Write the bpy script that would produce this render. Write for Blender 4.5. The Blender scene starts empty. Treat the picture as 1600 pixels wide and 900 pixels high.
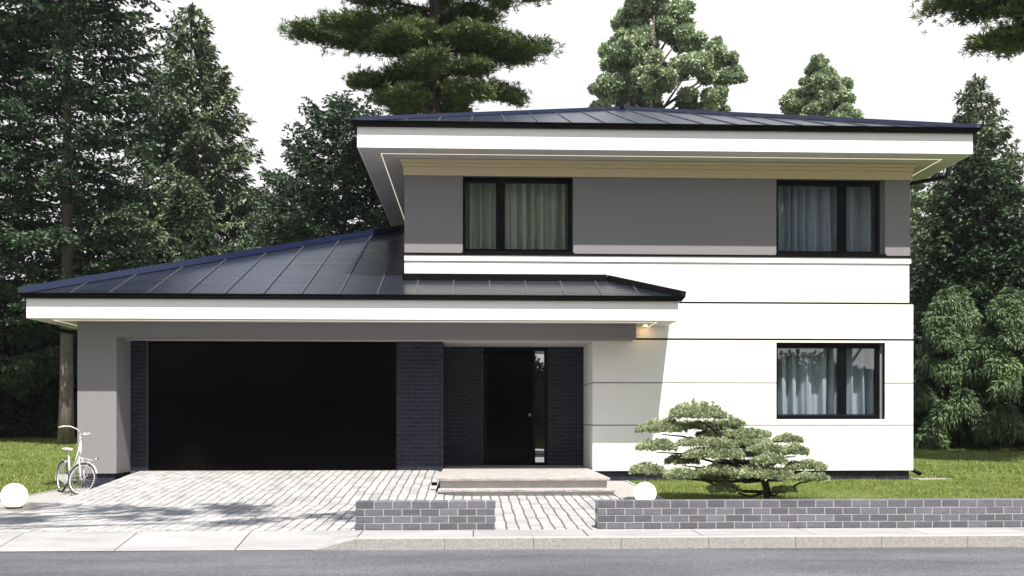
import bpy, math, random
import numpy as np
from math import pi, sin, cos, radians
from mathutils import Vector, Matrix

# ------------------------------------------------------------------ camera, sky, sun, exposure
scene = bpy.context.scene
COL = scene.collection
cam_d = bpy.data.cameras.new('camera'); cam = bpy.data.objects.new('camera', cam_d); COL.objects.link(cam)
cam.location = (0, 0, 1.35)
cam.rotation_euler = (radians(90), 0, -math.atan(58/1504))
cam_d.sensor_width = 36; cam_d.lens = 36*1504/1600
cam_d.shift_y = 205/1600
cam_d.clip_end = 3000; cam_d.clip_start = .05
scene.camera = cam
scene.view_settings.view_transform = 'Standard'
scene.view_settings.look = 'None'
scene.view_settings.exposure = 1.1
scene.view_settings.gamma = 1

SUN_TO = Vector((-.24, 1, -2.0)).normalized()          # direction the light travels
elev = math.asin(-SUN_TO.z)
sun_d = bpy.data.lights.new('sun', 'SUN'); sun = bpy.data.objects.new('sun', sun_d); COL.objects.link(sun)
sun_d.energy = 4.6; sun_d.angle = radians(.5); sun_d.color = (1, .955, .88)
sun.rotation_euler = SUN_TO.to_track_quat('-Z', 'Y').to_euler()
sun.location = (5, -20, 40)

world = bpy.data.worlds.new('World'); scene.world = world; world.use_nodes = True
wn = world.node_tree.nodes; wl = world.node_tree.links
bg = wn['Background']
sky = wn.new('ShaderNodeTexSky'); sky.sky_type = 'NISHITA'; sky.sun_disc = False
sky.sun_elevation = elev
sky.sun_rotation = math.atan2(-SUN_TO.x, -SUN_TO.y)     # azimuth of the sun measured from +Y
sky.air_density = 1.3; sky.dust_density = 1.5; sky.ozone_density = 2.0
tc = wn.new('ShaderNodeTexCoord'); sep = wn.new('ShaderNodeSeparateXYZ')
wl.new(tc.outputs['Generated'], sep.inputs[0])
rmp = wn.new('ShaderNodeMapRange'); rmp.inputs[1].default_value = .46; rmp.inputs[2].default_value = .68
rmp.inputs[3].default_value = 1; rmp.inputs[4].default_value = .06
wl.new(sep.outputs['Z'], rmp.inputs[0])
mx = wn.new('ShaderNodeMix'); mx.data_type = 'RGBA'
wl.new(rmp.outputs[0], mx.inputs[0]); wl.new(sky.outputs[0], mx.inputs[6])
mx.inputs[7].default_value = (5.9, 5.8, 5.85, 1)          # thin bright summer haze low in the sky
wl.new(mx.outputs[2], bg.inputs[0]); bg.inputs[1].default_value = .086

rng = np.random.default_rng(7)
random.seed(7)

# ------------------------------------------------------------------ helpers
class MB:
    def __init__(s): s.v = []; s.f = []; s.m = []
    def add(s, vs, fs, mi=0):
        o = len(s.v); s.v.extend([tuple(v) for v in vs]); s.f.extend([tuple(i+o for i in f) for f in fs]); s.m.extend([mi]*len(fs)); return s
    def box(s, x0, x1, y0, y1, z0, z1, mi=0):
        return s.add([(x0,y0,z0),(x1,y0,z0),(x1,y1,z0),(x0,y1,z0),(x0,y0,z1),(x1,y0,z1),(x1,y1,z1),(x0,y1,z1)],
                     [(0,3,2,1),(4,5,6,7),(0,1,5,4),(1,2,6,5),(2,3,7,6),(3,0,4,7)], mi)
    def quad(s, a, b, c, d, mi=0): return s.add([a,b,c,d], [(0,1,2,3)], mi)
    def beam(s, a, b, w, h, up=(0,0,1), lift=0, mi=0):
        a = Vector(a); b = Vector(b); d = (b-a).normalized(); sd = d.cross(Vector(up)).normalized(); u = sd.cross(d).normalized()
        vs = []
        for p in (a, b):
            for (i, j) in ((-1,0),(1,0),(1,1),(-1,1)):
                vs.append(p + sd*(i*w/2) + u*(lift + j*h))
        return s.add(vs, [(0,1,2,3),(7,6,5,4),(0,4,5,1),(1,5,6,2),(2,6,7,3),(3,7,4,0)], mi)
    def tube(s, pts, rad, n=8, mi=0, close=False, cap=True):
        pts = [Vector(p) for p in pts]; N = len(pts)
        if not hasattr(rad, '__len__'): rad = [rad]*N
        vs = []; pu = None
        for i, p in enumerate(pts):
            if close: d = pts[(i+1) % N]-pts[i-1]
            else: d = pts[min(i+1, N-1)]-pts[max(i-1, 0)]
            d.normalize()
            if pu is None: pu = d.orthogonal().normalized()
            u = (pu - d*pu.dot(d)).normalized(); pu = u; w = d.cross(u)
            for k in range(n):
                a = 2*pi*k/n; vs.append(p + (u*cos(a)+w*sin(a))*rad[i])
        fs = []
        for i in range(N if close else N-1):
            j = (i+1) % N
            for k in range(n):
                l = (k+1) % n; fs.append((i*n+k, i*n+l, j*n+l, j*n+k))
        if cap and not close:
            fs.append(tuple(range(n-1, -1, -1))); fs.append(tuple((N-1)*n+k for k in range(n)))
        return s.add(vs, fs, mi)
    def lathe(s, prof, n=24, c=(0,0,0), mi=0):
        vs = []; fs = []
        for (r, z) in prof:
            for k in range(n):
                a = 2*pi*k/n; vs.append((c[0]+r*cos(a), c[1]+r*sin(a), c[2]+z))
        for i in range(len(prof)-1):
            for k in range(n):
                l = (k+1) % n; fs.append((i*n+k, i*n+l, (i+1)*n+l, (i+1)*n+k))
        return s.add(vs, fs, mi)
    def build(s, name, mats, parent=None, smooth=False, bevel=0):
        me = bpy.data.meshes.new(name); me.from_pydata(s.v, [], s.f)
        if not isinstance(mats, (list, tuple)): mats = [mats]
        for m in mats: me.materials.append(m)
        if len(mats) > 1: me.polygons.foreach_set('material_index', s.m)
        if smooth: me.polygons.foreach_set('use_smooth', [True]*len(s.f))
        me.update()
        o = bpy.data.objects.new(name, me); COL.objects.link(o)
        if parent is not None: o.parent = parent
        if bevel:
            b = o.modifiers.new('bevel', 'BEVEL'); b.width = bevel; b.segments = 2; b.limit_method = 'ANGLE'
        return o

def np_mesh(name, V, F, mat, parent=None, smooth=False):
    """V (n,3), F (m,k) arrays -> object, fast"""
    me = bpy.data.meshes.new(name); k = F.shape[1]
    me.vertices.add(len(V)); me.vertices.foreach_set('co', V.astype(np.float32).ravel())
    me.loops.add(F.size); me.loops.foreach_set('vertex_index', F.astype(np.int32).ravel())
    me.polygons.add(len(F)); me.polygons.foreach_set('loop_start', np.arange(0, F.size, k, dtype=np.int32))
    me.polygons.foreach_set('loop_total', np.full(len(F), k, dtype=np.int32))
    me.update(calc_edges=True); me.materials.append(mat)
    if smooth: me.polygons.foreach_set('use_smooth', [True]*len(F))
    o = bpy.data.objects.new(name, me); COL.objects.link(o)
    if parent is not None: o.parent = parent
    return o

def tag(o, label=None, cat=None, group=None, kind=None):
    if label: o['label'] = label
    if cat: o['category'] = cat
    if group: o['group'] = group
    if kind: o['kind'] = kind
    return o
def empty(name, loc=(0,0,0), rz=0):
    o = bpy.data.objects.new(name, None); COL.objects.link(o); o.location = loc; o.rotation_euler = (0,0,rz); o.empty_display_size = .3
    return o

# ------------------------------------------------------------------ materials
def mat(name, col, rough=.6, metal=0, spec=.5, col2=None, nscale=4, ndet=6, bump=0, bscale=50, island=0, vein=None, stretch=(1,1,1), emit=None, transl=0, coat=0, speck=0, sscale=90):
    m = bpy.data.materials.new(name); m.use_nodes = True; n = m.node_tree.nodes; l = m.node_tree.links
    b = n['Principled BSDF']
    b.inputs['Roughness'].default_value = rough; b.inputs['Metallic'].default_value = metal
    b.inputs['Specular IOR Level'].default_value = spec
    b.inputs['Base Color'].default_value = (*col, 1)
    if coat: b.inputs['Coat Weight'].default_value = coat; b.inputs['Coat Roughness'].default_value = .15
    t = n.new('ShaderNodeTexCoord'); mp = n.new('ShaderNodeMapping'); mp.inputs['Scale'].default_value = stretch
    l.new(t.outputs['Object'], mp.inputs[0])
    out = None
    if col2:
        nz = n.new('ShaderNodeTexNoise'); nz.inputs['Scale'].default_value = nscale; nz.inputs['Detail'].default_value = ndet
        nz.inputs['Roughness'].default_value = .6
        l.new(mp.outputs[0], nz.inputs[0])
        r = n.new('ShaderNodeMapRange'); r.inputs[1].default_value = .32; r.inputs[2].default_value = .68; l.new(nz.outputs[0], r.inputs[0])
        x = n.new('ShaderNodeMix'); x.data_type = 'RGBA'; x.inputs[6].default_value = (*col, 1); x.inputs[7].default_value = (*col2, 1)
        l.new(r.outputs[0], x.inputs[0]); out = x.outputs[2]
    if island:
        g = n.new('ShaderNodeNewGeometry'); h = n.new('ShaderNodeMapRange')
        h.inputs[3].default_value = 1-island; h.inputs[4].default_value = 1+island; l.new(g.outputs['Random Per Island'], h.inputs[0])
        x = n.new('ShaderNodeVectorMath'); x.operation = 'SCALE'
        if out: l.new(out, x.inputs[0])
        else: x.inputs[0].default_value = col
        l.new(h.outputs[0], x.inputs['Scale']); out = x.outputs[0]
    if speck:
        nz = n.new('ShaderNodeTexNoise'); nz.inputs['Scale'].default_value = sscale; nz.inputs['Detail'].default_value = 3; l.new(t.outputs['Object'], nz.inputs[0])
        h = n.new('ShaderNodeMapRange'); h.inputs[1].default_value = .3; h.inputs[2].default_value = .7; h.inputs[3].default_value = 1-speck; h.inputs[4].default_value = 1+speck; l.new(nz.outputs[0], h.inputs[0])
        x = n.new('ShaderNodeVectorMath'); x.operation = 'SCALE'
        if out: l.new(out, x.inputs[0])
        else: x.inputs[0].default_value = col
        l.new(h.outputs[0], x.inputs['Scale']); out = x.outputs[0]
    if out: l.new(out, b.inputs['Base Color'])
    if bump:
        nz = n.new('ShaderNodeTexNoise'); nz.inputs['Scale'].default_value = bscale; nz.inputs['Detail'].default_value = 4
        l.new(mp.outputs[0], nz.inputs[0]); bp = n.new('ShaderNodeBump'); bp.inputs['Strength'].default_value = bump; bp.inputs['Distance'].default_value = .01
        l.new(nz.outputs[0], bp.inputs['Height']); l.new(bp.outputs[0], b.inputs['Normal'])
    if emit: b.inputs['Emission Color'].default_value = (*emit[0], 1); b.inputs['Emission Strength'].default_value = emit[1]
    if transl:
        tr = n.new('ShaderNodeBsdfTranslucent'); ms = n.new('ShaderNodeMixShader'); ms.inputs[0].default_value = transl
        if out: l.new(out, tr.inputs[0])
        else: tr.inputs[0].default_value = (*col, 1)
        o = n['Material Output']; l.new(b.outputs[0], ms.inputs[1]); l.new(tr.outputs[0], ms.inputs[2]); l.new(ms.outputs[0], o.inputs[0])
    return m

M = {}
M['white'] = mat('white_stucco', (.80,.79,.77), .85, spec=.2, col2=(.76,.75,.735), nscale=.8, bump=.35, bscale=140)
M['grey'] = mat('grey_stucco', (.208,.200,.208), .9, spec=.2, col2=(.235,.227,.234), nscale=60, bump=.6, bscale=120)
M['fascia'] = mat('white_painted_board', (.80,.795,.785), .55, col2=(.76,.755,.75), nscale=3, stretch=(1,1,20), bump=.08, bscale=30)
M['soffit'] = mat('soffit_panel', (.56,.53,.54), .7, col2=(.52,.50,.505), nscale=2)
M['black'] = mat('black_metal', (.002,.002,.0025), .45, spec=.14)
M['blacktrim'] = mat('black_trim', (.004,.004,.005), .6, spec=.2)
M['door'] = mat('black_lacquer_door', (.0004,.0004,.0005), .20, spec=.09, bump=.02, bscale=8)
M['brick'] = mat('dark_facade_brick', (.022,.025,.042), .5, spec=.25, col2=(.014,.016,.026), nscale=14, island=.35, bump=.5, bscale=60)
M['mortar'] = mat('grey_mortar', (.075,.075,.085), .9, bump=.3, bscale=80)
M['brick_l'] = mat('grey_garden_brick', (.125,.125,.148), .6, col2=(.09,.089,.106), nscale=10, stretch=(1,1,5), speck=.15, island=.28, bump=.5, bscale=60)
M['mortar_l'] = mat('pale_mortar', (.36,.35,.335), .9, bump=.3, bscale=80)
M['stone'] = mat('step_stone', (.40,.375,.36), .6, spec=.3, col2=(.22,.20,.19), nscale=5, ndet=10, stretch=(1,4,6), speck=.2, sscale=30, bump=.15, bscale=30)
M['riser'] = mat('step_riser_render', (.48,.465,.45), .8, col2=(.40,.39,.375), nscale=6, bump=.2, bscale=80)
M['paver'] = mat('pale_paver', (.34,.335,.33), .8, spec=.3, col2=(.235,.232,.23), nscale=2.2, ndet=8, island=.16, bump=.5, bscale=45, speck=.15, sscale=60)
M['joint'] = mat('paver_joint_sand', (.075,.073,.07), .95, bump=.4, bscale=60)
M['slab'] = mat('pavement_slab', (.32,.312,.31), .8, spec=.3, col2=(.22,.216,.218), speck=.12, sscale=60, nscale=1.6, ndet=10, stretch=(.6,2.5,1), island=.05, bump=.3, bscale=50)
M['kerb'] = mat('kerb_concrete', (.36,.345,.325), .85, col2=(.26,.25,.24), nscale=30, bump=.6, bscale=90, speck=.15)
M['gravel'] = mat('pale_gravel', (.36,.35,.33), .9, spec=.2, col2=(.20,.195,.185), nscale=45, bump=1, bscale=60)
M['asphalt'] = mat('asphalt', (.125,.125,.134), .6, spec=.4, col2=(.050,.052,.060), nscale=.7, ndet=12, stretch=(.4,1.5,1), bump=.8, bscale=60, speck=.45, sscale=45)
M['lawn'] = mat('lawn_soil_and_grass', (.11,.135,.035), .95, spec=.1, col2=(.075,.105,.024), nscale=3, ndet=10, bump=1, bscale=40)
M['blade'] = mat('grass_blade', (.235,.275,.080), .7, spec=.2, col2=(.15,.205,.05), nscale=1.2, island=.4, transl=.25)
M['globe'] = mat('opal_globe', (.85,.84,.82), .35, emit=((1,.86,.66), 1.6))
M['brass'] = mat('bronze_lamp_base', (.10,.06,.03), .5, metal=.6)
M['led'] = mat('led_strip', (.9,.85,.8), .5, emit=((1,.86,.70), .45))
M['steel'] = mat('brushed_steel', (.62,.62,.62), .3, metal=1)
M['curtain'] = mat('green_grey_curtain', (.72,.80,.68), .9, spec=.1, col2=(.64,.72,.60), nscale=3, stretch=(8,8,1), transl=.25)
M['curtain_b'] = mat('blue_grey_curtain', (.64,.73,.79), .9, spec=.1, col2=(.57,.66,.73), nscale=3, stretch=(8,8,1), transl=.25)
M['room'] = mat('room_plaster', (.60,.58,.55), .9)
M['whitepaint'] = mat('white_bicycle_paint', (.55,.55,.54), .3, coat=.5)
M['rubber'] = mat('tyre_rubber', (.035,.035,.035), .8)
M['leather'] = mat('beige_saddle', (.55,.43,.33), .6)
M['bark'] = mat('rough_bark', (.11,.085,.07), .95, col2=(.055,.042,.036), nscale=5, ndet=10, stretch=(3,3,.5), bump=1, bscale=12)
M['redbark'] = mat('red_pine_bark', (.17,.14,.125), .95, col2=(.08,.065,.06), nscale=4, ndet=10, stretch=(3,3,.7), bump=1, bscale=10)

def foliage(name, c, c2, rough=.6, spec=.2, transl=.12, ns=.6, island=.5):
    return mat(name, c, rough, spec=spec, col2=c2, nscale=ns, ndet=5, island=island, transl=transl)
M['f_teal'] = foliage('teal_conifer', (.105,.155,.092), (.045,.078,.048))
M['f_spruce'] = foliage('hazed_spruce_needles', (.150,.190,.105), (.080,.110,.065))  # distance haze painted in: paler and greyer than the needles' own green
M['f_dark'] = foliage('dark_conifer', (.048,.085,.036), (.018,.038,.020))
M['f_pine'] = foliage('pine_needles', (.210,.275,.110), (.070,.110,.045))
M['f_round'] = foliage('pale_green_leaves', (.38,.45,.28), (.22,.29,.17))
M['f_weep'] = foliage('weeping_needles', (.160,.235,.105), (.055,.095,.045))
M['f_cloud'] = foliage('cloud_pine_needles', (.47,.52,.32), (.26,.31,.18), ns=4)
M['f_leaf'] = foliage('broad_leaves', (.09,.13,.035), (.05,.08,.02), transl=.3)

# roof metal: dark navy standing seam, fine rolling streaks
def roof_mat():
    m = mat('navy_standing_seam_metal', (.008,.010,.018), .28, metal=.0, spec=.95, col2=(.005,.007,.013), nscale=.7, bump=.05, bscale=5, stretch=(1,14,14))
    n = m.node_tree.nodes; l = m.node_tree.links; t = n.new('ShaderNodeTexCoord'); mp = n.new('ShaderNodeMapping'); mp.inputs['Scale'].default_value = (.35,.8,30)
    nz = n.new('ShaderNodeTexNoise'); nz.inputs['Scale'].default_value = 1.3; nz.inputs['Detail'].default_value = 6; r = n.new('ShaderNodeMapRange')
    r.inputs[1].default_value = .3; r.inputs[2].default_value = .7; r.inputs[3].default_value = .24; r.inputs[4].default_value = .34
    l.new(t.outputs['Object'], mp.inputs[0]); l.new(mp.outputs[0], nz.inputs[0]); l.new(nz.outputs[0], r.inputs[0]); l.new(r.outputs[0], n['Principled BSDF'].inputs['Roughness'])
    return m
M['roof'] = roof_mat()
M['seam'] = mat('roof_seam_metal', (.13,.135,.15), .4, metal=.5)
M['cap'] = mat('navy_ridge_cap_metal', (.010,.018,.058), .35, spec=.6)

def glass_mat(name, tint, ior, add):
    m = bpy.data.materials.new(name); m.use_nodes = True; n = m.node_tree.nodes; l = m.node_tree.links
    n.remove(n['Principled BSDF']); o = n['Material Output']
    t = n.new('ShaderNodeBsdfTransparent'); t.inputs[0].default_value = (*tint, 1)
    g = n.new('ShaderNodeBsdfGlossy'); g.inputs['Roughness'].default_value = .005; g.inputs[0].default_value = (.92,.96,1,1)
    nz = n.new('ShaderNodeTexNoise'); nz.inputs['Scale'].default_value = 1.3; nz.inputs['Detail'].default_value = 1
    tcx = n.new('ShaderNodeTexCoord'); l.new(tcx.outputs['Object'], nz.inputs[0])
    bp = n.new('ShaderNodeBump'); bp.inputs['Strength'].default_value = .02; bp.inputs['Distance'].default_value = .05; l.new(nz.outputs[0], bp.inputs['Height']); l.new(bp.outputs[0], g.inputs['Normal'])
    f = n.new('ShaderNodeLayerWeight'); f.inputs[0].default_value = .5
    pw = n.new('ShaderNodeMath'); pw.operation = 'POWER'; pw.inputs[1].default_value = 4.5; l.new(f.outputs['Facing'], pw.inputs[0])
    a = n.new('ShaderNodeMath'); a.operation = 'MULTIPLY_ADD'; a.inputs[1].default_value = .9-add; a.inputs[2].default_value = add; a.use_clamp = True; l.new(pw.outputs[0], a.inputs[0])
    x = n.new('ShaderNodeMixShader'); l.new(a.outputs[0], x.inputs[0]); l.new(t.outputs[0], x.inputs[1]); l.new(g.outputs[0], x.inputs[2]); l.new(x.outputs[0], o.inputs[0])
    return m
M['glass'] = glass_mat('window_glass', (.945,.945,.95), 1.5, .11)

# ------------------------------------------------------------------ terrain heights
def gz(x, d):
    k = min(1, max(0, (x+4)/3.5)); a = .035+.085*k; b = .06+.09*k
    if d < 12: z = 0
    elif d < 16.5: z = a*(d-12)/4.5
    elif d < 20: z = a+(b-a)*(d-16.5)/3.5
    elif d < 30: z = b+(.35-b)*(d-20)/10
    elif d < 60: z = .15+.02*(d-20)
    else: z = .95
    return z
DX0, DX1 = -6.5, 2.3
def rz_(x, d):
    """driveway height incl. the ramp to the garage"""
    z = gz(x, d)
    if d > 14.9:
        r = z + (.338-z)*min(1, (d-14.9)/3.95)
        k = min(1, max(0, (-.25-x)/.5))
        z = z + (r-z)*k
    return z

# lawn sheet: grid with holes only in height (sunk under the drive and the house)
xs = np.unique(np.concatenate([np.linspace(-400,-30,12), np.linspace(-30,-8,23), [-7.62,-7.6,-6.5], np.arange(-6,2.9,1), [2.93,2.95], np.arange(3.4,12,.6), np.linspace(12,30,19), np.linspace(32,400,12)]))
ys = np.unique(np.concatenate([[11.9,12], np.arange(12.5,21,.5), np.linspace(21,60,40), np.linspace(65,900,14)]))
mb = MB(); V = []
for y in ys:
    for x in xs:
        z = gz(x, y) + .012*sin(x*1.7+y)*(1 if y > 13 else 0)
        if -7.61 < x < 2.94 and y < 19: z -= .1
        if -7.3 < x < 8.6 and 19 <= y < 30.5: z -= .1
        V.append((x, y, z))
nx = len(xs)
F = [(j*nx+i, j*nx+i+1, (j+1)*nx+i+1, (j+1)*nx+i) for j in range(len(ys)-1) for i in range(nx-1)]
mb.add(V, F); tag(mb.build('lawn', M['lawn'], smooth=True), kind='structure')
# far side of the street, behind the camera
mb = MB().quad((-400,-400,-.03),(400,-400,-.03),(400,-4.5,-.03),(-400,-4.5,-.03))
tag(mb.build('verge', M['lawn']), kind='structure')
mb = MB().quad((-400,-4.6,-.12),(400,-4.6,-.12),(400,11.2,-.12),(-400,11.2,-.12))
tag(mb.build('road', M['asphalt']), kind='structure')
# soil under the pavement behind kerb
mb = MB()
def pz(x, d):
    """pavement surface incl. the dropped kerb on the left"""
    k = min(1, max(0, (-1.34-x)/.45))
    t = max(0, (11.6-d)/(11.6-10.86))
    return -k*.112*min(1, t)
x = -61.2; i = 0
mbs = MB(); mbb = MB()
KD = 11.02
def slabpatch(a, b, y0, y1):
    n = 6 if (a < -1.2 and b > -2.6) else 1
    ch = .006
    vs = []
    for j, (yy) in enumerate((y0, y0+ch, y1-ch, y1)):
        for q in range(n+1):
            for xx in ([a, a+ch] if q == 0 else ([b-ch, b] if q == n else [a+(b-a)*q/n])):
                edge = j in (0,3) or xx in (a, b)
                vs.append((xx, yy, pz(xx, yy)+.004-(.006 if edge else 0)))
    w = n+3
    fs = [(j*w+i, j*w+i+1, (j+1)*w+i+1, (j+1)*w+i) for j in range(3) for i in range(w-1)]
    mbs.add(vs, fs)
while x < 60:
    a, b = x+.006, x+1.33-.006
    left = b < -1.2
    slabpatch(a, b, 10.86 if left else KD+.004, 11.6 if left else 11.73)
    if left: slabpatch(a, b, 11.608, 11.73)
    x += 1.33
mbb.add([(-61,10.84,-.124),(-1.8,10.84,-.124),(-1.8,11.6,-.012),(-61,11.6,-.012)], [(0,1,2,3)])
mbb.add([(-61,11.6,-.012),(-1.8,11.6,-.012),(-1.8,12.1,-.012),(-61,12.1,-.012)], [(0,1,2,3)])
mbb.add([(-1.8,10.9,-.124),(-1.34,10.9,-.012),(-1.34,12.1,-.012),(-1.8,12.1,-.012)], [(0,1,2,3)])
mbb.quad((-1.34,10.9,-.012),(61,10.9,-.012),(61,12.1,-.012),(-1.34,12.1,-.012))
tag(mbs.build('pavement', M['slab']), kind='structure')
tag(mbb.build('pavement_bed', M['joint']), kind='structure')
mb = MB()
x = -1.34
mb.add([(-1.8,10.86,-.12),(-1.34,10.86,-.12),(-1.34,KD,-.12),(-1.8,KD,-.12),(-1.8,10.86,-.116),(-1.34,10.86,.006),(-1.34,KD,.006),(-1.8,KD,-.09)],
       [(0,3,2,1),(4,5,6,7),(0,1,5,4),(1,2,6,5),(2,3,7,6),(3,0,4,7)])
while x < 60:
    mb.box(x+.002, x+1.0-.002, 10.86, KD, -.16, .006); x += 1
o = mb.build('kerb', M['kerb'], bevel=.012); tag(o, kind='structure')

# driveway: every paver real, on a dark joint bed
mb = MB(); bed = MB()
CW, PL = .146, .205
def wob(k, d): return .005*sin(k*2.3+d*5.1)+.0035*sin(k*5.7+d*11.3+1)
ncol = int(round((DX1-DX0)/CW)); cw = (DX1-DX0)/ncol
for c in range(ncol):
    x0 = DX0+c*cw; xm = x0+cw/2
    dmax = 18.98 if xm < -.66 else 15.93
    y = 11.75 - (PL*.5 if c % 2 else 0) - random.random()*.03
    while y < dmax:
        L = PL*random.uniform(.93,1.07); ya, yb = max(y, 11.745), min(y+L, dmax)
        if yb-ya > .03:
            g = .0095; h = random.uniform(-.0025,.0025)
            q = [(x0+wob(c,ya)+g, ya+.003), (x0+cw+wob(c+1,ya)-g, ya+.003), (x0+cw+wob(c+1,yb)-g, yb-.003), (x0+wob(c,yb)+g, yb-.003)]
            q = [(a+random.uniform(-.0025,.0025), b+random.uniform(-.002,.002)) for a, b in q]
            cx = sum(a for a, b in q)/4; cy = sum(b for a, b in q)/4
            vs = [(a, b, rz_(a,b)-.012) for a, b in q] + [(a, b, rz_(a,b)+.000+h) for a, b in q]
            qi = [(cx+(a-cx)*.90, cy+(b-cy)*.93) for a, b in q]
            vs += [(a, b, rz_(a,b)+.007+h+random.uniform(-.001,.001)) for a, b in qi]
            mb.add(vs, [(0,1,5,4),(1,2,6,5),(2,3,7,6),(3,0,4,7),(4,5,9,8),(5,6,10,9),(6,7,11,10),(7,4,8,11),(8,9,10,11)])
        y += L
tag(mb.build('driveway', M['paver']), kind='structure')
gx = np.concatenate([np.linspace(DX0,-.8,6), np.linspace(-.75,-.2,8), [1, DX1]]); gy = [11.74,12.5,13.5,14.5,14.9,15.93,16.5,17.5,18.3,18.85,19.2]
V = [(x, y, (rz_(x, y) if not (x > -.66 and y > 16) else gz(x,y))-.006) for y in gy for x in gx]; n_ = len(gx)
bed.add(V, [(j*n_+i, j*n_+i+1, (j+1)*n_+i+1, (j+1)*n_+i) for j in range(len(gy)-1) for i in range(n_-1)])
for a, b in zip(gy[:-1], gy[1:]):                        # skirts of the ramp
    bed.quad((DX0,b,rz_(DX0,b)-.006),(DX0,a,rz_(DX0,a)-.006),(DX0,a,gz(0,a)-.1),(DX0,b,gz(0,b)-.1))
tag(bed.build('driveway_bed', M['joint']), kind='structure')
# gravel strips beside the drive
def strip(x0, x1, y0, y1, name, m):
    mb = MB(); n = 24
    V = []
    for j in range(n+1):
        y = y0+(y1-y0)*j/n
        for x in (x0, x1): V.append((x, y, gz(x,y)+.002))
    mb.add(V, [(2*j, 2*j+1, 2*j+3, 2*j+2) for j in range(n)])
    return tag(mb.build(name, m), kind='structure')
strip(-7.6, DX0-.03, 11.74, 18.36, 'gravel_strip', M['gravel'])
strip(DX1+.03, 2.93, 11.99, 18.8, 'gravel_strip', M['gravel'])
for (x0, x1, y1) in ((-7.66,-7.6,18.3), (DX0-.03,DX0,16.6), (DX1,DX1+.03,15.9), (2.93,2.98,18.7)):
    mb = MB(); N = 14
    for j in range(N):
        ya = 12+(y1-12)*j/N; yb = 12+(y1-12)*(j+1)/N-.004
        za, zb = gz(x0,ya)+.014, gz(x0,yb)+.014
        mb.add([(x0,ya,za-.1),(x1,ya,za-.1),(x1,yb,zb-.1),(x0,yb,zb-.1),(x0,ya,za),(x1,ya,za),(x1,yb,zb),(x0,yb,zb)],
               [(0,3,2,1),(4,5,6,7),(0,1,5,4),(1,2,6,5),(2,3,7,6),(3,0,4,7)])
    tag(mb.build('edging', M['kerb']), kind='structure')

# ------------------------------------------------------------------ brickwork
def bricks(mb, x0, x1, z0, z1, d, bl=.24, bh=.083, j=.011, out=.004, depth=.05, axis='x', off=0, mi=0, jv=None):
    """bricks whose face stands at d (facing -Y), or facing +-X when axis='y' (x0..x1 is then a Y range)"""
    n = max(1, int(round((z1-z0)/bh))); h = (z1-z0)/n
    for r in range(n):
        za, zb = z0+r*h+j/2, z0+(r+1)*h-j/2
        x = x0-(bl*.5 if (r+off) % 2 else 0)-(bl*.22 if axis == 'x' else 0)
        while x < x1:
            a, b = max(x+j/2, x0+.001), min(x+bl-j/2, x1-.001)
            if b-a > .02:
                e = random.uniform(-.0012,.0012)
                if axis == 'x': mb.box(a, b, d-out+e, d+depth, za, zb, mi)
                elif axis == '+x': mb.box(d-depth, d+out+e, a, b, za, zb, mi)
                else: mb.box(d-out+e, d+depth, a, b, za, zb, mi)
            x += bl

def garden_wall(x0, x1, label):
    d0, d1, z1 = 11.745, 11.975, .347
    r = empty('garden_wall', ((x0+x1)/2, (d0+d1)/2, 0)); tag(r, label, 'wall', 'low brick garden walls')
    P = Matrix.Translation(-r.location)
    core = MB().box(x0+.003, x1-.003, d0+.004, d1-.004, -.05, z1-.003).build('mortar', M['mortar_l'], r)
    b = MB(); bl = .226; n = 4; h = z1/n
    for k in range(n):
        za, zb = k*h+.006, (k+1)*h-(.005 if k < n-1 else 0)
        x = x0-(.113 if k % 2 == 0 else 0)
        while x < x1:
            a, c = max(x+.0055, x0), min(x+bl-.0055, x1)
            if c-a > .025:
                e = random.uniform(-.0012,.0012)
                b.box(a, c, d0+e, d1+e, za, zb+e)
            x += bl
    bo = b.build('brickwork', M['brick_l'], r, bevel=.003)
    for o in (core, bo): o.matrix_parent_inverse = P
    return r
garden_wall(-1.45, .252, 'short free-standing grey brick garden wall between driveway and entrance path')
garden_wall(1.50, 34, 'long low grey brick garden wall in front of the lawn and cloud pine')

# ------------------------------------------------------------------ THE HOUSE
H = tag(empty('house', (0, 18.8, 0)), 'two-storey white and grey villa with navy hipped metal roofs and a black double garage door', 'house')
HP = Matrix.Translation(-H.location)
def hb(mb, name, m, **k):
    o = mb.build(name, m, H, **k); o.matrix_parent_inverse = HP; return o
def sub(mb, name, m, par, **k):
    o = mb.build(name, m, par, **k); o.matrix_parent_inverse = HP if par.type == 'EMPTY' else Matrix.Identity(4); return o

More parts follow.
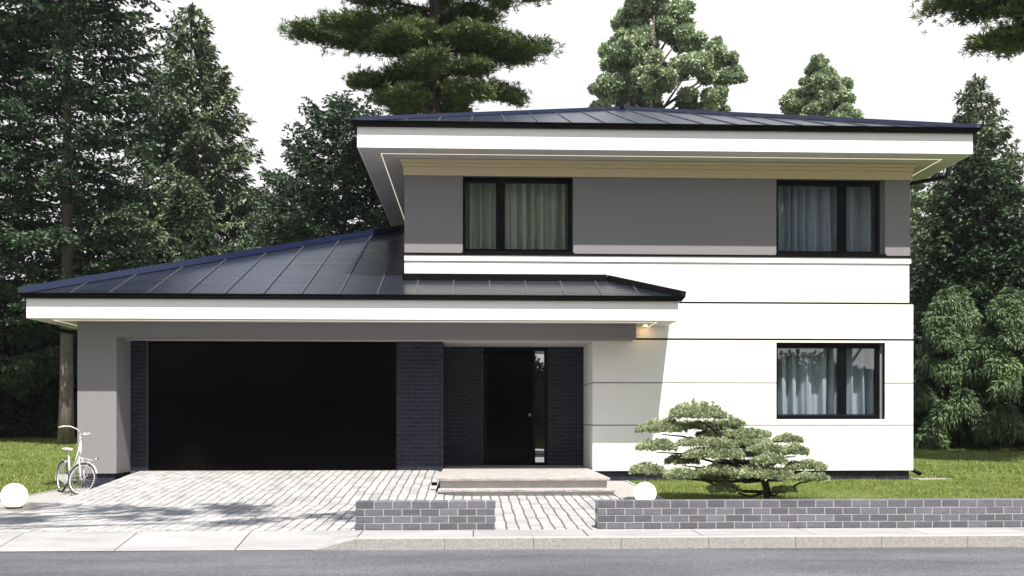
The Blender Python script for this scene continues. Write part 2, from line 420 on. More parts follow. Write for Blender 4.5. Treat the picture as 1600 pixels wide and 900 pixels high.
def slab_holes(mb, x0, x1, z0, z1, y0, y1, holes=(), mi=0):
    """a wall slab y0..y1 with rectangular holes (hx0,hx1,hz0,hz1) clipped to it, no inner faces"""
    hs = []
    for a, b, c, d in holes:
        a, b, c, d = max(a,x0), min(b,x1), max(c,z0), min(d,z1)
        if b > a and d > c: hs.append((a,b,c,d))
    X = sorted({x0, x1, *[h[0] for h in hs], *[h[1] for h in hs]}); Z = sorted({z0, z1, *[h[2] for h in hs], *[h[3] for h in hs]})
    def solid(i, k):
        if i < 0 or k < 0 or i >= len(X)-1 or k >= len(Z)-1: return False
        cx, cz = (X[i]+X[i+1])/2, (Z[k]+Z[k+1])/2
        return not any(h[0] < cx < h[1] and h[2] < cz < h[3] for h in hs)
    for i in range(len(X)-1):
        for k in range(len(Z)-1):
            if not solid(i,k): continue
            a, b, c, d = X[i], X[i+1], Z[k], Z[k+1]
            mb.quad((a,y0,c),(b,y0,c),(b,y0,d),(a,y0,d), mi); mb.quad((b,y1,c),(a,y1,c),(a,y1,d),(b,y1,d), mi)
            if not solid(i-1,k): mb.quad((a,y1,c),(a,y0,c),(a,y0,d),(a,y1,d), mi)
            if not solid(i+1,k): mb.quad((b,y0,c),(b,y1,c),(b,y1,d),(b,y0,d), mi)
            if not solid(i,k-1): mb.quad((a,y0,c),(a,y1,c),(b,y1,c),(b,y0,c), mi)
            if not solid(i,k+1): mb.quad((a,y0,d),(b,y0,d),(b,y1,d),(a,y1,d), mi)

MD = 18.8
W1 = (-.237, 1.925, 4.59, 6.097); W2 = (5.951, 8.135, 4.59, 6.097); W3 = (5.951, 8.135, 1.35, 2.867)
XL, XR = -1.37, 8.65
# black backing seen in the shadow gaps
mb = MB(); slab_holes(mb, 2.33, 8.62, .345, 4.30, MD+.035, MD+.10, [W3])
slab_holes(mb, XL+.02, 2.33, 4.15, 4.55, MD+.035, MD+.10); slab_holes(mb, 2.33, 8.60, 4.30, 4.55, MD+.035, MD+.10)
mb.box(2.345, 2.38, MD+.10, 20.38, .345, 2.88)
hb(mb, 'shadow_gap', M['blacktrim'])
# white render bands
mb = MB()
t = .012
for z0, z1, r in ((.336,1.236-t,8.702),(1.236+t-.006,2.069-t,8.702),(2.069+t-.006,2.907,8.702),(2.945,3.628,8.702)):
    slab_holes(mb, 2.307, r, z0, z1, MD, MD+.034, [W3])
    if z1 < 2.9: mb.box(2.307, 2.344, MD+.035, 20.38, z0, z1)
    elif z0 < 2.5: mb.box(2.307, 2.344, MD+.035, 20.38, z0, 2.88)
slab_holes(mb, 2.307, 8.62, 3.666, 4.431, MD, MD+.034); slab_holes(mb, XL, 2.306, 3.9, 4.431, MD, MD+.034)
hb(mb, 'lower_wall', M['white'])
mb = MB().box(XL-.003, XR, MD-.022, MD+.034, 4.433, 4.548)
hb(mb, 'string_course', M['white'], bevel=.004)
hb(MB().box(XL-.005, XR+.005, MD-.035, MD+.09, 4.5485, 4.588), 'sill_band', M['black'])
mb = MB(); slab_holes(mb, XL, XR-.01, 4.5885, 6.40, MD, MD+.16, [W1, W2]); hb(mb, 'upper_wall', M['grey'])
# frieze, two steps
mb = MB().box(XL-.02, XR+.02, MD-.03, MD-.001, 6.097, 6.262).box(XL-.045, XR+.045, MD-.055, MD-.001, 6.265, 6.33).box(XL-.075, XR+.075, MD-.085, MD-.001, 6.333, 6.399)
hb(mb, 'frieze', mat('led_glow_frieze_render', (.72,.60,.39), .9, col2=(.61,.51,.32), nscale=70, bump=.6, bscale=110), bevel=.004)  # warm glow of the soffit LEDs is painted into this base colour
# side, rear walls and the solid core
mb = MB()
mb.box(XL, XL+.2, MD+.17, 30, 3.18, 6.40).box(XR-.21, XR-.01, MD+.17, 30, .3, 6.40).box(XL+.2, XR-.21, 29.8, 30, .15, 6.40)
mb.box(XL+.2, XR-.21, MD+.17, 29.8, 3.2, 3.3)
hb(mb, 'outer_wall', M['grey'])
# plinth, brick
mb = MB().box(2.35, 8.64, MD+.062, MD+.16, .05, .344)
o = hb(mb, 'plinth', M['mortar']); b = MB(); bricks(b, 2.35, 8.64, .085, .344, MD+.062); sub(b, 'brickwork', M['brick'], o)
# ---- windows
def window(W, split, label=None):
    x0, x1, z0, z1 = W; d = MD+.105; x1f = x1-.075 if W is not W1 else x1-.012
    fr = MB(); w = .06; y0, y1 = d-.03, d+.05
    fr.box(x0+.002, x1f, y0, y1, z0+.001, z0+.075).box(x0+.002, x1f, y0, y1, z1-.085, z1-.002)
    fr.box(x0+.002, x0+w*.55, y0, y1, z0+.0755, z1-.0855).box(x1f-w*1.1, x1f, y0, y1, z0+.0755, z1-.0855)
    fr.box(split-.065, split+.065, y0+.012, y1, z0+.0755, z1-.0855)
    win = hb(fr, 'window', M['black'], bevel=.005)
    if label: win['label'] = label
    for a, b in ((x0+w*.55, split-.065), (split+.065, x1f-w*1.1)):
        s = MB(); k = .022
        s.box(a+.001, b-.001, y0+.01, y1-.01, z0+.076, z0+.076+k).box(a+.001, b-.001, y0+.01, y1-.01, z1-.086-k, z1-.086)
        s.box(a+.001, a+k, y0+.01, y1-.01, z0+.0765+k, z1-.0865-k).box(b-k, b-.001, y0+.01, y1-.01, z0+.0765+k, z1-.0865-k)
        sub(s, 'sash', M['black'], win)
        g = MB().box(a+k-.004, b-k+.004, d+.004, d+.012, z0+.07+k, z1-.08-k); sub(g, 'pane', M['glass'], win)
    if x1f < x1-.05:
        sub(MB().box(x1f+.001, x1-.001, d+.0, MD+.155, z0+.001, z1-.001), 'jamb', M['grey'], win)
    # sill
    if W is not W3: sub(MB().box(x0-.01, x1+.01, MD-.04, d-.031, z0-.035 if W is W3 else z0+.0, z0-.001 if W is W3 else z0+.03), 'sill', M['black'], win)
    # room behind
    r = MB(); a, b, c, e = x0-.5, x1+.25, z0-.3, z1+.25; ya, yb = MD+.165, MD+2.4
    r.quad((a,yb,c),(b,yb,c),(b,yb,e),(a,yb,e)).quad((a,ya,c),(a,yb,c),(a,yb,e),(a,ya,e)).quad((b,ya,c),(b,yb,c),(b,yb,e),(b,ya,e))
    r.quad((a,ya,c),(b,ya,c),(b,yb,c),(a,yb,c)).quad((a,ya,e),(b,ya,e),(b,yb,e),(a,yb,e))
    hb(r, 'room_wall', M['room'])
    return win
window(W1, .50); window(W2, 7.30); window(W3, 7.30)

def curtain(W, m, label, seed, amp=.09):
    x0, x1, z0, z1 = W; R = np.random.default_rng(seed); ph = R.uniform(0, 6, 6)
    n = 420; X = np.linspace(x0-.1, x1+.05, n); Z = np.linspace(z0-.12, z1+.1, 14)
    V = []
    for z in Z:
        t = (z-Z[0])/(Z[-1]-Z[0])
        Xs = X+.02*np.sin(X*3+ph[0])*(1-t)
        y = MD+.42 + amp*(1.15-.3*t)*np.sin(Xs*27+2.2*np.sin(Xs*3.1+ph[1])+1.4*np.sin(Xs*7.3+ph[2])+.5*(1-t)*np.sin(Xs*5+ph[4])) + .02*np.sin(Xs*61+ph[3]+t)
        V.append(np.stack([Xs, y, np.full(n, z)], 1))
    V = np.concatenate(V); V[:, 1] -= MD; V[:, 2] -= z0; V[:, 0] -= x0
    F = np.array([(j*n+i, j*n+i+1, (j+1)*n+i+1, (j+1)*n+i) for j in range(len(Z)-1) for i in range(n-1)])
    o = np_mesh('curtain', V, F, m, smooth=True); o.location = (x0, MD, z0)
    sm = o.modifiers.new('cloth', 'SOLIDIFY'); sm.thickness = .003
    tag(o, label, 'curtain', 'curtains behind the windows')
curtain(W1, M['curtain'], 'grey-green draped curtain behind the upper window over the entrance', 3)
curtain(W2, M['curtain_b'], 'blue-grey draped curtain behind the upper right window under the eave', 5)
curtain(W3, M['curtain_b'], 'pale blue-grey draped curtain behind the ground-floor window', 9)

# ---- garage front
GD, BD = 18.3, 19.04
mb = MB()
mb.box(-7.427, -6.708, GD, 19.3, .334, 2.885)
mb.box(-7.427, 2.306, GD, GD+.45, 2.885, 3.169)
mb.box(2.3065, 3.082, GD, MD-.001, 2.885, 3.169)
mb.box(-7.427, XL-.001, GD+.45, 19.3, 2.90, 3.169)
hb(mb, 'garage_wall', M['grey'])
hb(MB().box(-7.427, -7.227, 19.3, 30.6, .15, 3.169).box(-7.227, XL-.001, 30.4, 30.6, .15, 3.169), 'garage_wall', M['grey'])
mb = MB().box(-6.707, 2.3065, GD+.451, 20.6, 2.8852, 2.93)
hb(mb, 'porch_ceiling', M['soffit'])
mb = MB().box(-7.38, -6.75, GD+.05, 19.3, .0, .333); o = hb(mb, 'plinth', M['mortar'])
b = MB(); bricks(b, -7.38, -6.75, .085, .333, GD+.05); bricks(b, GD+.06, 19.3, .085, .333, -6.75, axis='+x'); sub(b, 'brickwork', M['brick'], o)
# brick piers beside the garage door and the recessed porch wall
def brick_part(name, boxes, runs):
    mb = MB()
    for q in boxes: mb.box(*q)
    o = hb(mb, name, M['mortar']); b = MB()
    for a_, k_ in runs: bricks(b, *a_, **k_)
    sub(b, 'brickwork', M['brick'], o)
brick_part('brick_pier', [(-6.707,-6.388,BD,19.35,.1,2.884)], [((-6.706,-6.388,.34,2.884,BD), dict(off=1))])
brick_part('brick_pier', [(-1.55,-.631,BD,20.39,.1,2.884)], [((-1.55,-.631,.34,2.884,BD), {}), ((BD+.02,20.38,.372,2.884,-.631), dict(axis='+x'))])
brick_part('brick_wall', [(-.63,.176,20.4,20.6,.3,2.884)], [((-.630,.176,.372,2.884,20.4), {})])
brick_part('brick_wall', [(1.549,2.345,20.4,20.6,.3,2.884)], [((1.549,2.345,.372,2.884,20.4), dict(off=1))])
# garage door: sectional, nearly flush
mb = MB()
zz = np.linspace(.345, 2.884, 6)
for a, b_ in zip(zz[:-1], zz[1:]): mb.box(-6.387, -1.551, BD+.07, BD+.11, a+.002, b_-.001)
mb.box(-6.387, -1.551, BD+.112, BD+.15, .33, 2.884)
hb(mb, 'garage_door', M['door'], bevel=.002)
hb(MB().box(-6.387, -1.551, 18.99, BD+.06, .30, .343), 'threshold', M['joint'])
# entrance door
mb = MB().box(.177, 1.548, 20.44, 20.50, 2.80, 2.884).box(.177, .235, 20.44, 20.50, .3715, 2.7995).box(1.475, 1.548, 20.42, 20.50, .3715, 2.7995)
mb.box(1.225, 1.282, 20.44, 20.50, .3715, 2.7995).box(1.283, 1.474, 20.44, 20.50, .3715, .43)
fr = hb(mb, 'door_frame', M['black'])
dr = hb(MB().box(.24, 1.22, 20.45, 20.49, .378, 2.795), 'front_door', M['door'], bevel=.003)
kn = MB(); kn.lathe([(0,0),(.028,0),(.028,.012),(.012,.016),(.012,.05),(.026,.056),(.032,.07),(.026,.084),(0,.09)], 20)
kn.v = [(x, -z, y) for x, y, z in kn.v]; kn.v = [(x+1.165, y+20.449, z+1.44) for x, y, z in kn.v]
sub(kn, 'door_knob', M['steel'], dr, smooth=True)
sub(MB().box(1.283, 1.474, 20.465, 20.475, .431, 2.799), 'side_glass', glass_mat('dark_side_glass', (.05,.06,.06), 1.9, .45), fr)
hb(MB().box(.177, 1.548, 20.52, 20.56, .3, 2.88), 'hall_wall', M['room'])
# steps
mb = MB().box(-.626, 2.255, 15.98, 20.6, .326, .372)
st = hb(mb, 'entrance_step', M['stone'], bevel=.006)
sub(MB().box(-.58, 2.21, 16.05, 18.9, .02, .3255), 'riser', M['riser'], st)
sub(MB().box(-.60, 2.29, 15.62, 16.049, .165, .205), 'tread', M['stone'], st, bevel=.006)
sub(MB().box(-.58, 2.27, 15.66, 16.049, .02, .1645), 'riser', M['riser'], st)
sub(MB().box(-.72, -.627, 15.99, 16.10, .25, .30), 'drain_box', M['black'], st)

# ---- eaves and roofs
def eave(x0, x1, y0, y1, z0, z1, cut=None):
    """fascia boards round a rectangle; cut = do not run past that wall on the right"""
    mb = MB(); t = .03
    mb.box(x0, x1, y0, y0+t, z0, z1)
    mb.box(x0, x0+t, y0+t, y1, z0, z1)
    if cut: mb.box(x1-t, x1, y0+t, cut, z0, z1)
    else: mb.box(x1-t, x1, y0+t, y1, z0, z1)
    mb.box(x0+t, (XL-.001) if cut else x1-t, y1-t, y1, z0, z1)
    return mb
Z1 = 6.40
hb(eave(-2.187, 9.476, 17.98, 30.82, Z1, 6.785), 'fascia', M['fascia'], bevel=.003)
mb = MB()
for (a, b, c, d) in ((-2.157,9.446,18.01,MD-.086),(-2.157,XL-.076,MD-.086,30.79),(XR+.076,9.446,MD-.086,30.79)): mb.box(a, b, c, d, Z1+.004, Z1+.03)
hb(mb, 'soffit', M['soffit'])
Z2 = 3.17
hb(eave(-8.069, 3.757, 17.65, 31.2, Z2, 3.525, cut=MD-.002), 'fascia', M['fascia'], bevel=.003)
mb = MB()
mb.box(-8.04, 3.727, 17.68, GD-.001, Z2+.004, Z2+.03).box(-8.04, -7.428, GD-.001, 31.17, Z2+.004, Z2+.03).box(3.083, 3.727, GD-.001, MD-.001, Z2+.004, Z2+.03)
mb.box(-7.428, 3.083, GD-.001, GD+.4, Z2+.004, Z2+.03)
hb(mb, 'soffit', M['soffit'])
# LED lines let into the soffits
mb = MB(); i = .40; w = .012
mb.box(-2.187+i, 9.476-i, 17.98+i, 17.98+i+w, Z1-.002, Z1+.003).box(-2.187+i, -2.187+i+w, 17.98+i+w, 30.4, Z1-.002, Z1+.003).box(9.476-i-w, 9.476-i, 17.98+i+w, 30.4, Z1-.002, Z1+.003)
hb(mb, 'led_strip', M['led'])
mb = MB(); i = .33
mb.box(-8.069+i, 3.757-i, 17.65+i, 17.65+i+w, Z2-.002, Z2+.003).box(-8.069+i, -8.069+i+w, 17.65+i+w, 30.8, Z2-.002, Z2+.003).box(3.757-i-w, 3.757-i, 17.65+i+w, MD-.01, Z2-.002, Z2+.003)
hb(mb, 'led_strip', M['led'])
hb(MB().lathe([(0,0),(.035,0),(.035,.006),(0,.006)], 16, (3.32,18.62,Z2-.003)), 'downlight', mat('warm_downlight', (.9,.8,.6), .5, emit=((1,.62,.25), 26)))
# gutters: moulded profile swept round the eaves
def gutter(path, z, parent=H):
    prof = [(0,0),(.055,0),(.075,.03),(.095,.05),(.10,.075),(.115,.078),(.115,.088),(0,.088)]
    n = len(prof); mb = MB(); pts = [Vector(p) for p in path]; vs = []
    for i, p in enumerate(pts):
        dirs = []
        if i > 0: dirs.append((p-pts[i-1]).normalized())
        if i < len(pts)-1: dirs.append((pts[i+1]-p).normalized())
        ns = [Vector((d.y, -d.x)) for d in dirs]
        nrm = sum(ns, Vector((0,0))); nrm = nrm/nrm.length; k = 1/max(.3, nrm.dot(ns[0]))
        for (o_, h) in prof: vs.append((p.x+nrm.x*o_*k, p.y+nrm.y*o_*k, z+h))
    fs = [(i*n+k, (i+1)*n+k, (i+1)*n+(k+1) % n, i*n+(k+1) % n) for i in range(len(pts)-1) for k in range(n)]
    fs += [tuple(range(n)), tuple((len(pts)-1)*n+k for k in range(n-1,-1,-1))]
    mb.add(vs, fs); return hb(mb, 'gutter', M['black'])
gutter([(-2.188,30.8),(-2.188,17.979),(9.477,17.979),(9.477,30.8)], 6.787)
gutter([(-8.07,31.2),(-8.07,17.649),(3.758,17.649),(3.758,MD-.01)], 3.527)

def seams(mb, x0, x1, y0, zf, dmax, step, off=0, w=.014, h=.024):
    x = x0+step*.5+off
    while x < x1:
        dm = dmax(x)
        if dm-y0 > .15: mb.beam((x,y0,zf(y0)), (x,dm,zf(dm)), w, h, mi=1)
        x += step
S = .37
# main roof
ex0, ex1, ey0, ey1, ez = -2.26, 9.55, 17.93, 30.87, 6.872
hw = (ex1-ex0)/2; ax = (ex0+ex1)/2; az = ez+S*hw; ry0, ry1 = ey0+hw, ey1-hw
mb = MB()
A, B, C_, D_ = (ex0,ey0,ez), (ex1,ey0,ez), (ex1,ey1,ez), (ex0,ey1,ez); R0, R1 = (ax,ry0,az), (ax,ry1,az)
mb.add([A,B,C_,D_,R0,R1], [(0,1,4),(1,2,5,4),(2,3,5),(3,0,4,5),(3,2,1,0)])
seams(mb, ex0, ex1, ey0, lambda y: ez+S*(y-ey0)-.004, lambda x: ey0+min(x-ex0, ex1-x)-.06, .63)
y = ey0+.4
while y < ey1-.4:
    m_ = min(y-ey0, ey1-y, hw)-.06
    mb.beam((ex0,y,ez-.004),(ex0+m_,y,ez+S*m_-.004),.014,.022,mi=1); mb.beam((ex1,y,ez-.004),(ex1-m_,y,ez+S*m_-.004),.014,.022,mi=1); y += .63
main_roof = hb(mb, 'roof', [M['roof'], M['seam']])
for c, e_ in (((ex0,ey0),R0),((ex1,ey0),R0),((ex0,ey1),R1),((ex1,ey1),R1)):
    sub(MB().beam((c[0],c[1],ez), e_, .16, .075, lift=-.01), 'ridge_cap', M['cap'], main_roof)
mb = MB(); r = .14
mb.add([(ax+sx*r, yy, az+.15+sz*r) for yy in (ry0-.16, ry1+.16) for sx, sz in ((0,-1),(1,0),(0,1),(-1,0))],
       [(0,1,2,3),(7,6,5,4),(0,4,5,1),(1,5,6,2),(2,6,7,3),(3,7,4,0)])
sub(mb, 'ridge_tile', M['black'], main_roof)
# garage roof
gx0, gx1, gy0, gy1, ge = -8.14, 3.83, 17.60, 31.25, 3.612
S2 = .385
zf = lambda y: ge+S2*(y-gy0)
hy = gy0+(XL-gx0)
mb = MB()
P = [(gx0,gy0,ge),(gx1,gy0,ge),(gx1-(MD-gy0),MD,zf(MD)),(XL,MD,zf(MD)),(XL,hy,zf(hy)),(gx1,MD,ge),(gx0,gy1,ge),(XL,gy1-(XL-gx0),zf(hy)),(XL,gy1,ge)]
mb.add(P, [(0,1,2,3),(0,3,4),(1,5,2),(6,0,4,7),(8,6,7)])
mb.add([(gx0,gy0,ge-.02),(gx1,gy0,ge-.02),(gx1,MD,ge-.02),(gx0,MD,ge-.02)], [(3,2,1,0)])
seams(mb, gx0, gx1, gy0, lambda y: zf(y)-.004, lambda x: min(gy0+(x-gx0)-.06, gy0+(gx1-x)-.06, MD-.09 if x > XL else 99), .687, off=.52)
groof = hb(mb, 'roof', [M['roof'], M['seam']])
sub(MB().beam((gx0,gy0,ge), (XL,hy,zf(hy)), .19, .12, lift=-.01), 'ridge_cap', M['cap'], groof)
sub(MB().beam((gx1,gy0,ge), (gx1-(MD-gy0),MD,zf(MD)), .16, .11, lift=-.01), 'ridge_cap', M['black'], groof)
mb = MB().box(XL-.03, gx1-(MD-gy0)-.05, MD-.10, MD-.001, zf(MD)-.05, 4.175).box(XL-.04, XL-.002, MD, hy, 4.0, 4.14)
sub(mb, 'wall_flashing', M['black'], groof)
# downpipes
mb = MB()
pts = [(9.56,19.1,6.80),(9.56,19.1,6.33),(9.50,19.08,6.24),(8.80,19.06,6.10),(8.69,19.05,6.0),(8.69,19.05,.50),(8.70,19.04,.42),(8.72,18.95,.36),(8.80,18.72,.27)]
mb.tube(pts, .042, 12); hb(mb, 'downpipe', M['black'], smooth=True)
mb = MB()
pts = [(-8.15,18.9,3.55),(-8.15,18.9,3.14),(-8.10,18.9,3.08),(-7.55,18.9,2.98),(-7.48,18.9,2.9),(-7.48,18.9,.3)]
mb.tube(pts, .042, 12); hb(mb, 'downpipe', M['black'], smooth=True)
mb = MB().box(8.72, 9.5, 18.8, 19.1, .10, .162)
o = mb.build('splash_slab', M['kerb'], bevel=.01); tag(o, 'pale concrete strip lying on the grass at the foot of the right corner', 'slab')

# ------------------------------------------------------------------ lamps
def globe(x, y, z, r, label):
    e = tag(empty('globe_lamp', (x,y,z)), label, 'lamp', 'white globe lamps on the ground')
    MB().lathe([(0,0),(r*.62,0),(r*.62,.022),(r*.5,.03),(0,.03)], 32).build('base', M['brass'], e)
    n = 28; prof = [(r*sin(pi*k/n), r-.012*0+.02-r*cos(pi*k/n)-.012) for k in range(n+1)]
    MB().lathe(prof, 40).build('globe', M['globe'], e, smooth=True)
globe(-6.86, 14.62, gz(-7,14.6)+.003, .182, 'glowing white globe lamp on the gravel strip left of the driveway')
globe(2.56, 14.4, gz(2.5,14.4)+.003, .165, 'glowing white globe lamp beside the entrance path, behind the long brick wall')

# ------------------------------------------------------------------ bicycle
def bicycle(loc, heading, steer, lean):
    r = empty('bicycle', loc); r.rotation_euler = (lean, 0, heading)
    tag(r, 'small white city bicycle with beige saddle leaning by the garage pillar', 'bicycle')
    R = .285; WB = .96
    def wheel(par, cx, M4):
        w = empty('wheel'); w.parent = par; w.matrix_local = M4
        ring = lambda rad, rr, n=44, k=8: MB().tube([(rad*cos(2*pi*i/n), 0, rad*sin(2*pi*i/n)) for i in range(n)], rr, k, close=True)
        ring(R-.018, .019).build('tyre', M['rubber'], w, smooth=True)
        m = ring(R-.042, .010)
        m.build('rim', M['whitepaint'], w, smooth=True)
        s = MB()
        for i in range(28):
            a = 2*pi*i/28; sg = 1 if i % 2 else -1; b = a+(.5 if (i//2) % 2 else -.5)
            s.tube([(.02*cos(b), sg*.028, .02*sin(b)), ((R-.045)*cos(a), 0, (R-.045)*sin(a))], .0022, 4)
        s.tube([(0,-.045,0),(0,.045,0)], .018, 10)
        s.build('spokes', M['steel'], w)
        return w
    wheel(r, 0, Matrix.Translation((-WB/2,0,R)))
    # steering assembly
    st = Matrix.Translation((WB/2-.05,0,R)) @ Matrix.Rotation(radians(18), 4, 'Y').inverted() @ Matrix.Rotation(steer, 4, 'Z') @ Matrix.Rotation(radians(18), 4, 'Y')
    def T(p): return st @ Vector(p)
    wheel(r, 0, st @ Matrix.Translation((.05,0,0)))
    f = MB()
    hd = Vector((-.31*.66, 0, .66))                     # head tube direction
    for s in (-1,1): f.tube([T(p) for p in ((.05,s*.05,0),(.03,s*.05,.08),(-.07,s*.045,.32),(-.085,s*.02,.36))], .011, 8)
    f.tube([T(p) for p in ((-.085,0,.35),(-.20,0,.72))], .015, 10)
    f.build('fork', M['whitepaint'], r, smooth=True)
    hbm = MB()
    top = (-.215,0,.76)
    hbm.tube([T(p) for p in ((-.205,0,.72),top,(-.17,0,.775))], .012, 8)
    bar = []
    for s in (-1,1):
        pts = [(-.17,0,.775),(-.15,s*.09,.785),(-.17,s*.18,.825),(-.25,s*.25,.845),(-.36,s*.275,.83),(-.44,s*.28,.80)]
        hbm.tube([T(p) for p in pts], .0105, 8)
    hbm.build('handlebar', M['whitepaint'], r, smooth=True)
    for s in (-1,1): MB().tube([T(p) for p in ((-.35,s*.275,.832),(-.45,s*.281,.797))], .016, 8).build('grip', M['leather'], r, smooth=True)
    # front carrier and lamp
    c = MB()
    for s in (-1,1):
        c.tube([T(p) for p in ((-.06,s*.03,.36),(.10,s*.07,.345),(.20,s*.06,.34),(.20,-s*.0,.34))], .005, 6)
        c.tube([T(p) for p in ((.16,s*.07,.342),(.05,s*.055,.0))], .004, 6)
    c.tube([T(p) for p in ((.10,-.07,.345),(.10,.07,.345))], .005, 6); c.tube([T(p) for p in ((.16,-.07,.343),(.16,.07,.343))], .005, 6)
    c.build('front_rack', M['whitepaint'], r)
    l = MB(); l.tube([T(p) for p in ((.19,0,.37),(.235,0,.37),(.25,0,.37))], [.018,.034,.03], 12); l.build('headlight', M['steel'], r, smooth=True)
    # fenders
    def fender(a0, a1, TT):
        m = MB(); n = 18; vs = []
        for i in range(n+1):
            a = radians(a0+(a1-a0)*i/n)
            for (w_, rr) in ((-.026,R+.008),(-.015,R+.022),(.015,R+.022),(.026,R+.008)): vs.append(TT((rr*cos(a), w_, rr*sin(a))))
        m.add(vs, [(i*4+k, i*4+k+1, (i+1)*4+k+1, (i+1)*4+k) for i in range(n) for k in range(3)])
        o = m.build('fender', M['whitepaint'], r, smooth=True); sd = o.modifiers.new('t', 'SOLIDIFY'); sd.thickness = .002
    fender(60, 200, lambda p: Vector((p[0]-WB/2, p[1], p[2]+R)))
    fender(25, 165, lambda p: T((p[0]+.05, p[1], p[2])))
    # frame
    bb = (-.07,0,.25); rear = (-WB/2,0,R); seat = (-.235,0,.66); hA = T((-.10,0,.40)); hB = T((-.165,0,.60))
    m = MB()
    m.tube([hA, hB], .019, 10); m.tube([bb, seat], .015, 10)
    m.tube([hA, (.10,0,.37), (0,0,.29), bb], .017, 10); m.tube([hB, (.10,0,.50), (0,0,.42), (-.14,0,.40)], .013, 10)
    for s in (-1,1): m.tube([bb, (-.16,s*.04,.26), (rear[0],s*.055,R)], .010, 8); m.tube([(-.21,0,.60), (-.25,s*.035,.55), (rear[0],s*.055,R)], .008, 8)
    m.build('frame', M['whitepaint'], r, smooth=True)
    MB().tube([(-.225,0,.63),(-.262,0,.76)], .012, 8).build('seat_post', M['steel'], r)
    sd = MB(); prof = []
    for x, w, h in ((-.40,.05,.0),(-.385,.09,.02),(-.34,.105,.03),(-.27,.09,.028),(-.20,.04,.02),(-.13,.026,.014),(-.11,.012,.005)):
        prof.append([(x, w*cos(a), .775+(h if sin(a) > 0 else .035)*sin(a)) for a in [2*pi*k/12 for k in range(12)]])
    vs = [p for ring in prof for p in ring]; n = 12
    fs = [(i*n+k, i*n+(k+1) % n, (i+1)*n+(k+1) % n, (i+1)*n+k) for i in range(len(prof)-1) for k in range(n)] + [tuple(range(n)), tuple((len(prof)-1)*n+k for k in range(n))]
    sd.add(vs, fs).build('saddle', M['leather'], r, smooth=True)
    # chain guard, crank, pedals, stand
    g = MB(); pts = [(-WB/2,.32),(-.05,.34),(.02,.30),(.02,.21),(-.05,.17),(-WB/2,.24)]
    g.add([(x, y, z) for y in (-.062,-.070) for x, z in pts], [tuple(range(6)), tuple(range(11,5,-1))]+[(i,(i+1) % 6,(i+1) % 6+6,i+6) for i in range(6)])
    g.build('chain_guard', M['whitepaint'], r)
    k = MB(); k.tube([(-.07,-.10,.25),(-.07,.10,.25)], .012, 8); k.tube([(-.07,-.10,.25),(.04,-.105,.14)], .009, 6); k.tube([(-.07,.10,.25),(-.18,.105,.36)], .009, 6)
    k.build('crank', M['steel'], r)
    for (x, y, z) in ((.04,-.15,.14),(-.18,.15,.36)): MB().box(x-.045, x+.045, y-.04, y+.04, z-.012, z+.012).build('pedal', M['rubber'], r)
    MB().tube([(-.12,.05,.22),(-.20,.17,.005)], .008, 8).build('kickstand', M['steel'], r)
    return r
bicycle((-7.07, 17.1, gz(-7,17)+.004), radians(-50), radians(34), radians(-5))

# ------------------------------------------------------------------ trees
def unit(a): return a/np.maximum(1e-9, np.linalg.norm(a, axis=-1, keepdims=True))
def sprays(P, A, L, W, R, flat=.5):
    """rhombic needle sprays / leaves. P base, A axis dir, L,W arrays"""
    n = len(P); A = unit(A)
    up = np.tile([0,0,1.], (n,1)) + R.normal(0, flat, (n,3))
    S = unit(np.cross(A, up)); N = np.cross(S, A)
    L = np.broadcast_to(L, (n,))[:,None]; W = np.broadcast_to(W, (n,))[:,None]
    V = np.stack([P, P+A*L*.45+S*W*.5+N*L*.05, P+A*L, P+A*L*.45-S*W*.5+N*L*.05], 1).reshape(-1,3)
    return V, np.arange(n*4).reshape(-1,4)

